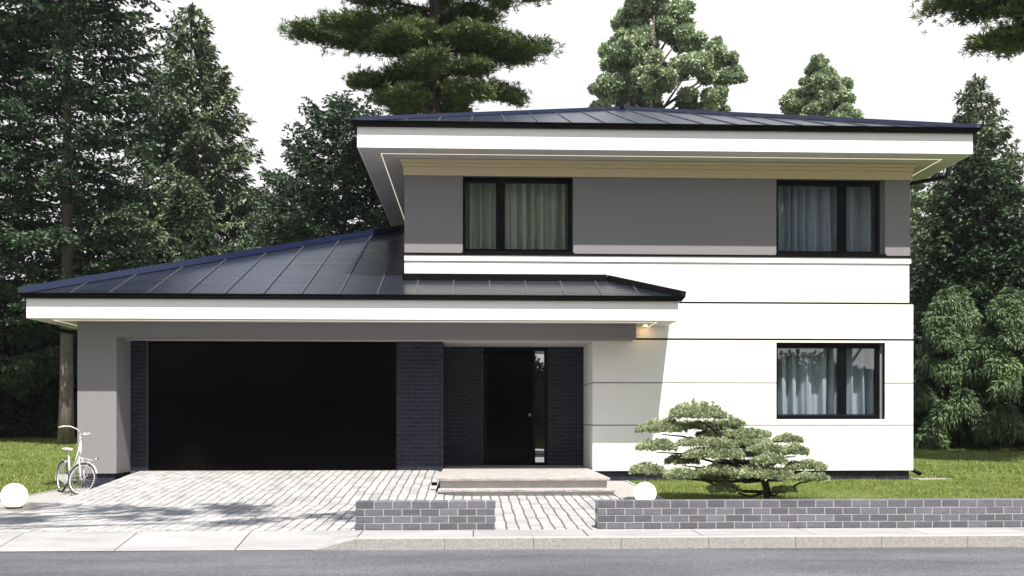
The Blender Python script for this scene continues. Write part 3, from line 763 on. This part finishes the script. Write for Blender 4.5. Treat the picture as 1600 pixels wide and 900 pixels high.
def conifer(h, rad, R, z0=.06, nb=8, dz=.55, droop=(-.25,.45), L=.34, W=.09, dens=1.0, prof=None, side=.42, gap=.0, irregular=.25, trunk=.3, hang=.35, jit=.35, blue=0):
    """trunk MB + spray arrays. prof(t): crown radius fraction by height 0..1"""
    tb = MB(); wv = R.uniform(-.15,.15,(8,2)); nt = 14
    def tx(z): t = z/h; return np.array([.25*sin(t*5+wv[0,0]*9)*t*.6, .2*sin(t*4+2)*t*.6])
    tb.tube([(*tx(z), z) for z in np.linspace(-.3, h*.98, nt)], [trunk*(1-.93*(z/(h)))*(1.25 if z < .3 else 1) for z in np.linspace(0, h*.98, nt)], 12)
    prof = prof or (lambda t: (1-t)**.85)
    Ps, As, Ls = [], [], []
    z = h*z0
    while z < h*.985:
        t = z/h; tc_ = (t-z0)/(1-z0)
        n = max(3, int(nb*(.6+.4*(1-tc_))))
        a0 = R.uniform(0, 6.28)
        for k in range(n):
            if R.random() < gap: continue
            az = a0+k*2*pi/n+R.normal(0,.25); r = rad*prof(tc_)*R.uniform(1-irregular,1+irregular*.6)+.15
            pitch = droop[0]+(droop[1]-droop[0])*tc_+R.normal(0,.08)
            d = np.array([cos(az), sin(az)]); zz = z+R.uniform(-.5,.5)*dz
            m = 6; u = np.linspace(0,1,m); c0 = tx(zz)
            rr = u*r; pz_ = zz+np.tan(pitch)*rr-.10*r*np.sin(u*pi)*.6+.12*r*u**2*.7
            pts = np.stack([c0[0]+d[0]*rr, c0[1]+d[1]*rr, pz_], 1)
            tb.tube(pts, [max(.008, trunk*.16*(1-t)*(1-.85*q))+.004 for q in u], 4, cap=False)
            # side shoots
            ns = int(max(4, r/.23*dens)); us = R.uniform(.12, 1, ns)**.8; sg = R.choice([-1,1], ns)
            ls = (r*side*(1-us)**.7*(.35+.65*np.minimum(1, us*3))+.22)*R.uniform(.6,1.15,ns)
            B = np.stack([np.interp(us, u, pts[:,i]) for i in range(3)], 1)
            da = az+sg*(R.uniform(.55,1.1,ns)); sd = np.stack([np.cos(da), np.sin(da), R.normal(-.12,.15,ns)-hang*.3], 1)
            q = np.maximum(2, (ls/(L*.42)*1.0).astype(int)+1)
            idx = np.repeat(np.arange(ns), q); v = R.uniform(0,1,len(idx))
            P = B[idx]+sd[idx]*(ls[idx]*v)[:,None]; P[:,2] -= hang*.25*(v*ls[idx])**2/ np.maximum(.3, ls[idx])
            A = sd[idx]+R.normal(0, jit, (len(idx),3)); A[:,2] -= hang*.5
            Ps.append(P); As.append(A)
            # tip and spine
            nn = int(r/.16*dens)+3; us = R.uniform(.1,1.0,nn)
            B = np.stack([np.interp(us, u, pts[:,i]) for i in range(3)], 1)
            A = np.stack([np.full(nn,d[0]), np.full(nn,d[1]), np.full(nn,.1)], 1)+R.normal(0,jit+.2,(nn,3))
            Ps.append(B); As.append(A)
        z += dz*(.75+.5*R.random())*(1-.35*tc_)
    nn = 30; Ps.append(np.tile([*tx(h), h*.96], (nn,1))+R.normal(0,.08,(nn,3))*[1,1,3]); As.append(R.normal(0,.5,(nn,3))+[0,0,1.2])
    P = np.concatenate(Ps); A = np.concatenate(As)
    return tb, sprays(P, A, L*R.uniform(.6,1.25,len(P)), W*R.uniform(.7,1.3,len(P)), R, .45)

def pine(h, R, tiers, trunk=.3, L=.22, W=.05, ntuft=46, padw=.32, K=9):
    """open pine: bare wavy limbs carrying flat pads of needle tufts"""
    tb = MB(); nt = 14
    tx = lambda z: np.array([.25*sin(z*.35), .2*sin(z*.5+1)])
    tb.tube([(*tx(z), z) for z in np.linspace(-.3, h, nt)], [trunk*(1-.8*(z/h)) for z in np.linspace(0, h, nt)], 12)
    Ps, As = [], []
    for ti, (z, rad, azs) in enumerate(tiers):
        tc_ = ti/max(1, len(tiers)-1); a0 = R.uniform(0,6.28)
        if not hasattr(azs, '__len__'): azs = [(a0+k*2*pi/azs+R.normal(0,.25), R.uniform(.6,1.05)) for k in range(azs)]
        for az, fr_ in azs:
            r = rad*fr_
            m = 9; u = np.linspace(0,1,m); zz = z+R.uniform(-.4,.4)
            wz = R.normal(0,.07,m).cumsum()*r*.25; wa = az+R.normal(0,.07,m).cumsum()
            pts = np.stack([tx(zz)[0]+np.cos(wa)*u*r, tx(zz)[1]+np.sin(wa)*u*r, zz+.10*r*u-.16*r*u**2+wz*u], 1)
            tb.tube(pts, [trunk*.24*(1-.8*q)*(1-.5*tc_)+.01 for q in u], 5, cap=False)
            # secondary limbs with pads
            for s in range(int(5+r*1.6)):
                us = R.uniform(.28,1); B = np.array([np.interp(us, u, pts[:,i]) for i in range(3)])
                da = np.interp(us, u, wa)+R.choice([-1,1])*R.uniform(.2,1.0); ls = r*padw*R.uniform(.4,1)*(1.25-us*.7)
                E = B+np.array([cos(da)*ls, sin(da)*ls, R.uniform(-.02,.16)*ls])
                tb.tube([B, (B+E)/2+np.array([0,0,.03]), E], [.022,.016,.008], 4, cap=False)
                nn = int(ntuft*(.4+ls)); v = R.uniform(.25,1.1,nn)
                C = B+(E-B)*v[:,None]; off = R.normal(0,1,(nn,3))*[.26*ls+.12, .26*ls+.12, .07+.03*ls]
                C = C+off; C[:,2] += .05
                Cq = np.repeat(C, K, 0); hd = np.stack([cos(da)*np.ones(len(Cq)), sin(da)*np.ones(len(Cq)), np.full(len(Cq),.55)], 1)
                Ps.append(Cq+R.normal(0,.02,Cq.shape)); As.append(hd*.7+R.normal(0,.6,Cq.shape)*[1,1,.7])
    P = np.concatenate(Ps); A = np.concatenate(As)
    return tb, sprays(P, A, L*R.uniform(.6,1.2,len(P)), W*R.uniform(.7,1.3,len(P)), R, .6)

def leafy(h, R, clumps, trunk=.3, n=260, L=.22, W=.17, base=.25, shell=.5, sparse=1.0):
    """broadleaf or globular tree from listed clumps (x,y,z,r)"""
    tb = MB(); tb.tube([(0,0,-.3),(.08,.05,h*.3),(-.05,.1,h*.6),(0,0,h*.96)], [trunk*1.2,trunk*.8,trunk*.5,trunk*.08], 10)
    Ps, As = [], []
    for (x, y, z, r) in clumps:
        zb = max(h*.1, z-r*1.2-abs(x)*.5)
        tb.tube([(0,0,zb),(x*.5,y*.5,(zb+z)/2+.1),(x,y,z)], [trunk*.3,trunk*.18,.02], 5, cap=False)
        m = max(4, int(7*r)); sub_ = R.normal(0,1,(m,3)); sub_ = unit(sub_)*R.uniform(.35,1,(m,1))*r*[1,1,.85]
        for s in sub_:
            rr = r*R.uniform(.28,.46); c = np.array([x,y,z])+s
            tb.tube([(x,y,z-r*.3), tuple(c)], [.03,.01], 4, cap=False)
            k = int(n*rr*rr*4*sparse)+20; d = unit(R.normal(0,1,(k,3))); q = R.uniform(shell,1,(k,1))
            Ps.append(c+d*q*rr*[1,1,.8]); As.append(d*.6+R.normal(0,.7,(k,3))+[0,0,.1])
    P = np.concatenate(Ps); A = np.concatenate(As)
    return tb, sprays(P, A, L*R.uniform(.6,1.2,len(P)), W*R.uniform(.7,1.2,len(P)), R, 1.2)

def weeping(h, rad, R, L=.15, W=.045, tiers=8):
    """leader hung with fountain-like tufts: every tuft a dome of long drooping strands"""
    tb = MB(); tb.tube([(0,0,-.2),(.1,0,h*.5),(0,0,h*.93)], [.13,.08,.02], 8)
    Ps, As = [], []
    T = [(0,0,h*.99,.42)]
    for ti in range(tiers):
        t = ti/(tiers-.4); z = h*(.93-.80*t); n = int(2.4+3.6*t)
        for k in range(n):
            az = k*2*pi/n+R.uniform(-.4,.4)+ti*1.1; r = rad*(.16+.84*t**.8)*R.uniform(.65,1.08)
            T.append((r*cos(az), r*sin(az), z+R.uniform(-.22,.22), R.uniform(.38,.60)*(.85+.3*t)))
    for (cx, cy, cz, r) in T:
        q = math.hypot(cx, cy)
        tb.tube([(0,0,max(.1,cz-.25-q*.1)), (cx*.5,cy*.5,cz+.02), (cx,cy,cz)], [.03,.02,.006], 4, cap=False)
        ns = int(300*r/.5); az = R.uniform(0,6.28,ns); rr = r*np.sqrt(R.uniform(.02,1,ns)); ln = r*R.uniform(1.0,1.7,ns); K = 8
        idx = np.repeat(np.arange(ns), K); v = np.tile(np.linspace(.05,1,K), ns)
        ox = np.cos(az)*rr; oy = np.sin(az)*rr
        g = np.minimum(1, v*2.2)
        P = np.stack([cx+ox[idx]*g, cy+oy[idx]*g, cz+.10*r*np.sin(np.minimum(1,v*2.5)*pi)-rr[idx]**2/r*.55*g-ln[idx]*np.maximum(0,v-.22)*.9], 1)
        A = np.stack([ox[idx]*(1-v)*2.2, oy[idx]*(1-v)*2.2, .15-1.3*v], 1)+R.normal(0,.20,(len(idx),3))
        Ps.append(P+R.normal(0,.012,P.shape)); As.append(A)
    P = np.concatenate(Ps); A = np.concatenate(As); k = P[:,2] > .03; P, A = P[k], A[k]
    return tb, sprays(P, A, L*R.uniform(.7,1.3,len(P)), W*R.uniform(.7,1.3,len(P)), R, .8)

def plant(name, gen, x, y, fol, bark, label, cat='tree', group=None, rz=0, sc=1, dz=0):
    e = tag(empty(name, (x, y, gz(x,y)+dz), rz), label, cat, group); e.scale = (sc,)*3
    tb, (V, F) = gen
    tb.build('trunk', bark, e, smooth=True)
    np_mesh('crown', V, F, fol, e)
    return e
def copy_tree(src, x, y, rz, sc, label, group=None, name=None):
    c = src.copy(); COL.objects.link(c); c.location = (x, y, gz(x,y)); c.rotation_euler = (0,0,rz); c.scale = (sc,)*3 if not hasattr(sc,'__len__') else sc
    c['label'] = label
    if group: c['group'] = group
    elif 'group' in c: del c['group']
    for ch in list(src.children):
        d = ch.copy(); COL.objects.link(d); d.parent = c
    return c
G = lambda s: np.random.default_rng(s)

# big trees at the left
BG = 'conifers behind the house'
t1 = plant('conifer_tree', conifer(26, 3.3, G(1), z0=.20, nb=10, dz=.85, droop=(-.15,.5), L=.17, W=.095, dens=3.6, irregular=.38, trunk=.25, hang=.1, jit=.4,
      prof=lambda t: .62+.38*sin(pi*min(1,t*1.25)) if t < .7 else .9*(1-t)/.3+.1), -14.6, 35, M['f_teal'], M['redbark'],
      'tall blue-green conifer with a bare reddish trunk rising behind the bicycle', group=BG)
t1b = plant('conifer_tree', conifer(27, 5.2, G(2), z0=.10, nb=10, dz=.85, droop=(-.1,.5), L=.18, W=.10, dens=3.2, irregular=.3, trunk=.36, hang=.1, jit=.4,
      prof=lambda t: .8+.2*sin(pi*t) if t < .75 else .9*(1-t)/.25+.1), -20.2, 37, M['f_teal'], M['redbark'],
      'dense blue-green conifer cut by the left edge of the picture', group=BG)
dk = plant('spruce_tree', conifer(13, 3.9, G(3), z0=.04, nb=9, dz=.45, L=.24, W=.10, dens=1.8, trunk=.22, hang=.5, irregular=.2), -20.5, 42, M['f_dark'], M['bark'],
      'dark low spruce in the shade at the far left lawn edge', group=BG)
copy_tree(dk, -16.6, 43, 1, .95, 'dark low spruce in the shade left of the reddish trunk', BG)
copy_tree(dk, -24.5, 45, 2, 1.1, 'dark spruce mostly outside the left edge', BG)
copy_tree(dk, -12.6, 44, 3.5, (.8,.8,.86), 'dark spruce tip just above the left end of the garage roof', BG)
# hazy spruce
t2 = plant('spruce_tree', conifer(24.2, 7.0, G(4), z0=.10, nb=10, dz=.62, droop=(-.30,.35), L=.36, W=.14, dens=2.8, trunk=.34, hang=.55, irregular=.26, gap=.04,
      prof=lambda t: min(1, (1-t)*1.15)**.9), -15.9, 55, M['f_spruce'], M['bark'],
      'tall pointed spruce standing clear against the sky above the garage roof', group=BG)
copy_tree(t2, -20.6, 50, 2.1, (.7,.7,.43), 'shorter spruce between the reddish trunk and the tall pointed spruce', BG)
copy_tree(t2, -10.0, 53, 4.1, (.72,.72,.50), 'short spruce in the gap right of the tall pointed spruce', BG)
copy_tree(dk, -11.5, 41, 4.4, (.55,.55,.72), 'small dark spruce top poking over the garage roof ridge', BG)
# tree beside the left eave
plant('conifer_tree', conifer(14.0, 4.3, G(5), z0=.05, nb=9, dz=.38, droop=(-.1,.55), L=.15, W=.085, dens=4.6, trunk=.2, hang=.1, jit=.4, irregular=.13,
      prof=lambda t: min(1, (1-t)*1.9)**.7), -5.3, 40, M['f_teal'], M['redbark'],
      'rounded blue-green fir just left of the upper roof eave', group=BG)
# open pine above the roof
plant('pine_tree', pine(21, G(6), [(12.0,2.5,7),(12.8,3.2,[(.2,.95),(1.3,.7),(2.4,.8),(3.5,.8),(4.6,.9),(5.5,.8)]),(13.6,3.3,5),(14.35,4.35,[(.12,.92),(3.05,.98),(3.5,.8),(4.7,.5),(5.9,.7),(1.6,.6)]),(15.6,3.3,6),(16.9,3.1,6),(18.3,3.0,6),(19.6,2,5)], trunk=.42, L=.22, W=.034, ntuft=120), -1.25, 34, M['f_pine'], M['bark'],
      'open-crowned pine with flat spreading boughs above the roof', group=BG)
# globular trees far behind
cl = []
R_ = G(8)
for z, w, r in ((28.4,.5,1.1),(27.0,1.3,1.4),(25.4,1.6,1.5),(23.8,1.9,1.6),(22.2,2.4,1.7),(20.4,2.6,1.9),(18.4,2.8,2.0),(16,3,2.2)):
    for k in range(5): a = R_.uniform(0,6.28); cl.append((w*cos(a), w*sin(a), z+R_.uniform(-.6,.6), r*R_.uniform(.7,1)))
cl += [(3.6,0,24.6,1.1),(4.9,.3,23.6,.8),(4.2,0,23.0,1.2),(5.4,0,22.4,.7),(-3.0,0,22.0,.9),(4.0,0,20.6,1.2)]
t5 = plant('round_tree', leafy(29, G(9), cl, trunk=.4, n=620, L=.24, W=.17), 11.6, 62, M['f_round'], M['bark'],
      'pale green tree with rounded leaf clumps rising above the roof apex', group='pale trees far behind the roof')
copy_tree(t5, 22.8, 63, 2.4, (.82,.82,.82), 'smaller pale green tree top over the right slope of the roof', 'pale trees far behind the roof')
copy_tree(t5, 29.5, 66, 1.0, (.75,.75,.70), 'pale green tree tip barely showing above the right roof hip', 'pale trees far behind the roof')
# right side
t7 = copy_tree(t2, 27.0, 51, 3.0, (.78,.78,.80), 'hazy spruce behind the darker one at the right edge', BG)
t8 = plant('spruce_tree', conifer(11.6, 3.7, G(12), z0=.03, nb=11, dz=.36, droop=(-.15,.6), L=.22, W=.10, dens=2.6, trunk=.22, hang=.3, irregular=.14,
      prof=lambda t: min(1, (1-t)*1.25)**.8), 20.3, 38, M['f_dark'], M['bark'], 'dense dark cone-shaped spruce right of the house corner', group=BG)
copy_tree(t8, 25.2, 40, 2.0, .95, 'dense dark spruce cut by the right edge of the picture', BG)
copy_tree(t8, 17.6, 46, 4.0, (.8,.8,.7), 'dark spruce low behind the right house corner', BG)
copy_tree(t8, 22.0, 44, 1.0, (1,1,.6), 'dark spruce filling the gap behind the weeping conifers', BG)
plant('pine_tree', pine(17, G(14), [(10.35,2.8,[(3.2,1),(3.9,.9),(2.4,.8),(0,.8),(5,.8)]),(11.3,3.9,[(3.1,1),(3.7,.8),(2.5,.8),(0,.8),(5,.8)]),(12.4,3.5,6),(13.8,3.4,6),(15.2,2.4,5)], trunk=.34, L=.18, W=.030, ntuft=120), 15.2, 22.5, M['f_pine'], M['bark'],
      'pine outside the right edge reaching one dark bough into the top corner', group=BG)
WG = 'weeping conifers along the lawn'
w1 = plant('weeping_conifer', weeping(5.3, 1.7, G(20)), 15.9, 32.0, M['f_weep'], M['bark'], 'weeping conifer next to the house corner, leftmost of its row', group=WG)
w2 = plant('weeping_conifer', weeping(5.2, 2.0, G(21), tiers=9), 17.3, 30.6, M['f_weep'], M['bark'], 'weeping conifer in the middle of the row at the lawn edge', group=WG)
copy_tree(w1, 18.9, 32.4, 2.0, 1.0, 'weeping conifer at the right edge of the picture', WG)
copy_tree(w2, 15.0, 34.6, 4.0, .8, 'smaller weeping conifer half hidden by the house corner', WG)
copy_tree(w1, 17.6, 34.5, 3.0, 1.08, 'weeping conifer behind the middle one', WG)
copy_tree(w2, 20.6, 31.2, 5.0, 1.0, 'weeping conifer just outside the right edge', WG)

# trees across the street: they show in the window reflections and shade the drive
R_ = G(30); cl = []
for k in range(44):
    a = R_.uniform(0,6.28); z = R_.uniform(6,16); w = 3.4*sin(pi*min(1,(z-4.5)/13))*R_.uniform(.4,1.1); cl.append((w*cos(a), w*sin(a), z, R_.uniform(1.0,1.7)))
s1 = plant('street_tree', leafy(17, G(31), cl, trunk=.3, n=110, L=.34, W=.22), -7.5, -13, M['f_leaf'], M['bark'],
      'leafy tree across the street, seen only as a reflection in the windows', group='trees across the street', dz=-.1)
for i, (x, y, rz, sc) in enumerate(((-1.0,-15,1,1.0),(6.0,-13,2,1.08),(13,-16,3,1.1),(20,-13,4,1.0),(-14,-17,5,1.1),(27,-18,0,1.2),(3,-24,1.5,1.25),(-10,-27,2.5,1.3),(16,-26,3.5,1.3),(23,-24,4.5,1.3),(10,-22,5.5,1.2))):
    c = copy_tree(s1, x, y, rz, sc, s1['label'], s1['group']); c.location.z = -.1
R_ = G(35); n_ = 60000; P_ = np.stack([R_.uniform(-45,60,n_), R_.uniform(-22.2,-20.4,n_), R_.uniform(.1,5.0,n_)],1); P_[:,2] *= 1+.12*np.sin(P_[:,0]*.7)
h_ = empty('hedge', (0,-21,-.05)); V_, F_ = sprays(P_-[0,-21,0], R_.normal(0,1,(n_,3)), .34, .26, R_, 1.2)
np_mesh('foliage', V_, F_, M['f_leaf'], h_); MB().box(-45,60,-.5,.5,-.1,4.5).build('hedge_core', M['f_dark'], h_)
tag(h_, 'tall hedge added across the street to darken reflections in the glass', 'hedge')  # unseen filler, added so the low window mirrors dark leaves instead of sky
# the roadside tree left of the camera that dapples the drive
R_ = G(33); cl = [(R_.uniform(-1,6), R_.uniform(-1.2,1.2), R_.uniform(15.2,17.2), R_.uniform(.5,.9)) for k in range(12)]
plant('street_tree', leafy(17.5, G(34), cl, trunk=.26, n=36, L=.24, W=.15), -5.6, 5.6, M['f_leaf'], M['bark'],
      'roadside tree outside the left edge whose crown dapples the driveway', dz=-.12)

# ------------------------------------------------------------------ cloud pine
def cloud_pine():
    D0 = 14.55; f = 1504.; th = math.atan(58/1504)
    def at(px, py, Y):
        t = (px-800)/f; k = (t*cos(th)+sin(th))/(cos(th)-t*sin(th)); X = k*Y; zc = Y*cos(th)+X*sin(th)
        return np.array([X, Y, 1.35+(655-py)/f*zc])
    base = at(1198, 781, D0)
    e = tag(empty('cloud_pine', tuple(base)), 'cloud-pruned pine with layered needle pads on the front lawn', 'tree')
    R = G(50)
    pads = [(1090,648,94,34,0),(1142,663,44,18,.3),(1034,671,84,26,.1),(1026,700,64,22,-.1),(1012,736,56,20,-.2),(1066,743,56,16,-.35),(1066,722,56,18,.1),
            (1098,668,110,16,.5),(1146,680,124,18,.35),(1104,694,96,16,-.1),(1165,693,86,16,.1),(1231,689,48,18,.25),(1243,707,42,22,0),(1115,712,98,22,-.25),
            (1196,704,60,18,-.2),(1202,722,56,20,-.45),(1117,738,60,18,-.4),(1188,742,104,20,-.35),(1259,731,66,18,0),(1266,748,58,13,-.25),(1110,748,56,14,.1),
            (1131,766,50,18,-.2),(1226,767,38,9,-.15),(1180,712,80,16,.4),(1150,728,80,16,.5)]
    mid = at(1196, 745, D0)-base
    tr = MB()
    tpts = [(0,0,-.1),(.01,0,.12),(-.02,.03,.30),(-.10,.05,.55),(-.28,.05,.80),(-.55,.06,1.0)]
    tr.tube(tpts, [.062,.055,.052,.042,.032,.018], 10)
    for (px, py, w, h_, dd) in pads:
        c = at(px, py+h_*.3, D0+dd)-base
        j = min(range(1,6), key=lambda q: abs(tpts[q][2]-max(.12,c[2]-.18))); a = np.array(tpts[j])
        m1 = a+(c-a)*.4+np.array([0,0,-.06]); m2 = a+(c-a)*.75+np.array([0,R.uniform(-.05,.05),.02])
        tr.tube([a, m1, m2, c], [.026,.020,.014,.008], 6, cap=False)
        h_ = h_*1.12; w = w*1.02; sc = D0/f; rx, rz = w*sc/2, h_*sc/2; ry = max(.14, rx*.75)
        # blobs inside the pad, flat below, bumpy above
        k = int(150+rx*ry*3800); ang = R.uniform(0,6.28,k); q = R.uniform(0,1,k)**.5
        X = np.cos(ang)*q*rx*.93; Y = np.sin(ang)*q*ry*.93
        bump = 1+.35*np.sin(X*23+px)*np.cos(Y*19+py)
        Zt = rz*np.sqrt(np.maximum(.05,1-q*q))*bump; Z = -rz*.6+(Zt+rz*.5)*R.uniform(.25,1,k)
        C = np.stack([X,Y,Z],1)
        K = 11; Cq = np.repeat(C,K,0)
        A = np.stack([X/rx*.55,Y/ry*.55,np.full(k,.75)],1); A = np.repeat(A,K,0)+R.normal(0,.45,(k*K,3))
        V, F = sprays(Cq, A, (.060*R.uniform(.6,1.25,k*K)), .0135, R, 1.0)
        pm = bpy.data.objects  # pad object sits at its own centre
        o = np_mesh('needle_pad', V, F, M['f_cloud'], e); cc = at(px, py, D0+dd)-base; o.location = tuple(cc)
    tr.build('trunk', M['bark'], e, smooth=True)
cloud_pine()

# ------------------------------------------------------------------ grass
def grass(x0, x1, y0, y1, n, h, w, seed, hole=None):
    R = G(seed); X = R.uniform(x0, x1, n); q = R.uniform(0,1,n); Y = y0+(y1-y0)*q**1.6
    if hole: keep = ~((X > hole[0]) & (X < hole[1]) & (Y > hole[2]) & (Y < hole[3])); X, Y = X[keep], Y[keep]
    n = len(X); Z = np.array([gz(a,b) for a, b in zip(X, Y)])-.006
    sc = np.sqrt(np.maximum(1, Y/16)); hh = h*R.uniform(.5,1.15,n)*sc**.5*(1+.35*np.sin(X*2.1+Y*1.3)*np.sin(Y*1.9-X)); ww = w*R.uniform(.7,1.3,n)*sc
    a = R.uniform(0,6.28,n); l = R.normal(0,.45,(n,2))
    B = np.stack([X,Y,Z],1); s = np.stack([np.cos(a),np.sin(a),np.zeros(n)],1)*ww[:,None]/2
    T = B+np.stack([l[:,0]*hh, l[:,1]*hh, hh],1)
    V = np.stack([B-s,B+s,T],1).reshape(-1,3)
    return tag(np_mesh('grass', V, np.arange(n*3).reshape(-1,3), M['blade']), 'short sunlit lawn grass', 'grass', kind='stuff')
grass(3.0, 12, 12.02, 18.8, 150000, .050, .011, 60)
grass(8.9, 24, 17, 36, 120000, .050, .020, 61)
grass(-20, -7.68, 13.4, 42, 160000, .050, .018, 62)

# ------------------------------------------------------------------ summer air
def haze(density):
    m = bpy.data.materials.new('summer_haze'); m.use_nodes = True; n = m.node_tree.nodes; l = m.node_tree.links
    n.remove(n['Principled BSDF']); v = n.new('ShaderNodeVolumePrincipled'); v.inputs['Density'].default_value = density
    v.inputs['Color'].default_value = (.93,.95,1,1); v.inputs['Anisotropy'].default_value = .2
    l.new(v.outputs[0], n['Material Output'].inputs['Volume'])
    tag(MB().box(-75, 75, -45, 110, -2, 40).build('haze', m), kind='stuff')
haze(.0002)
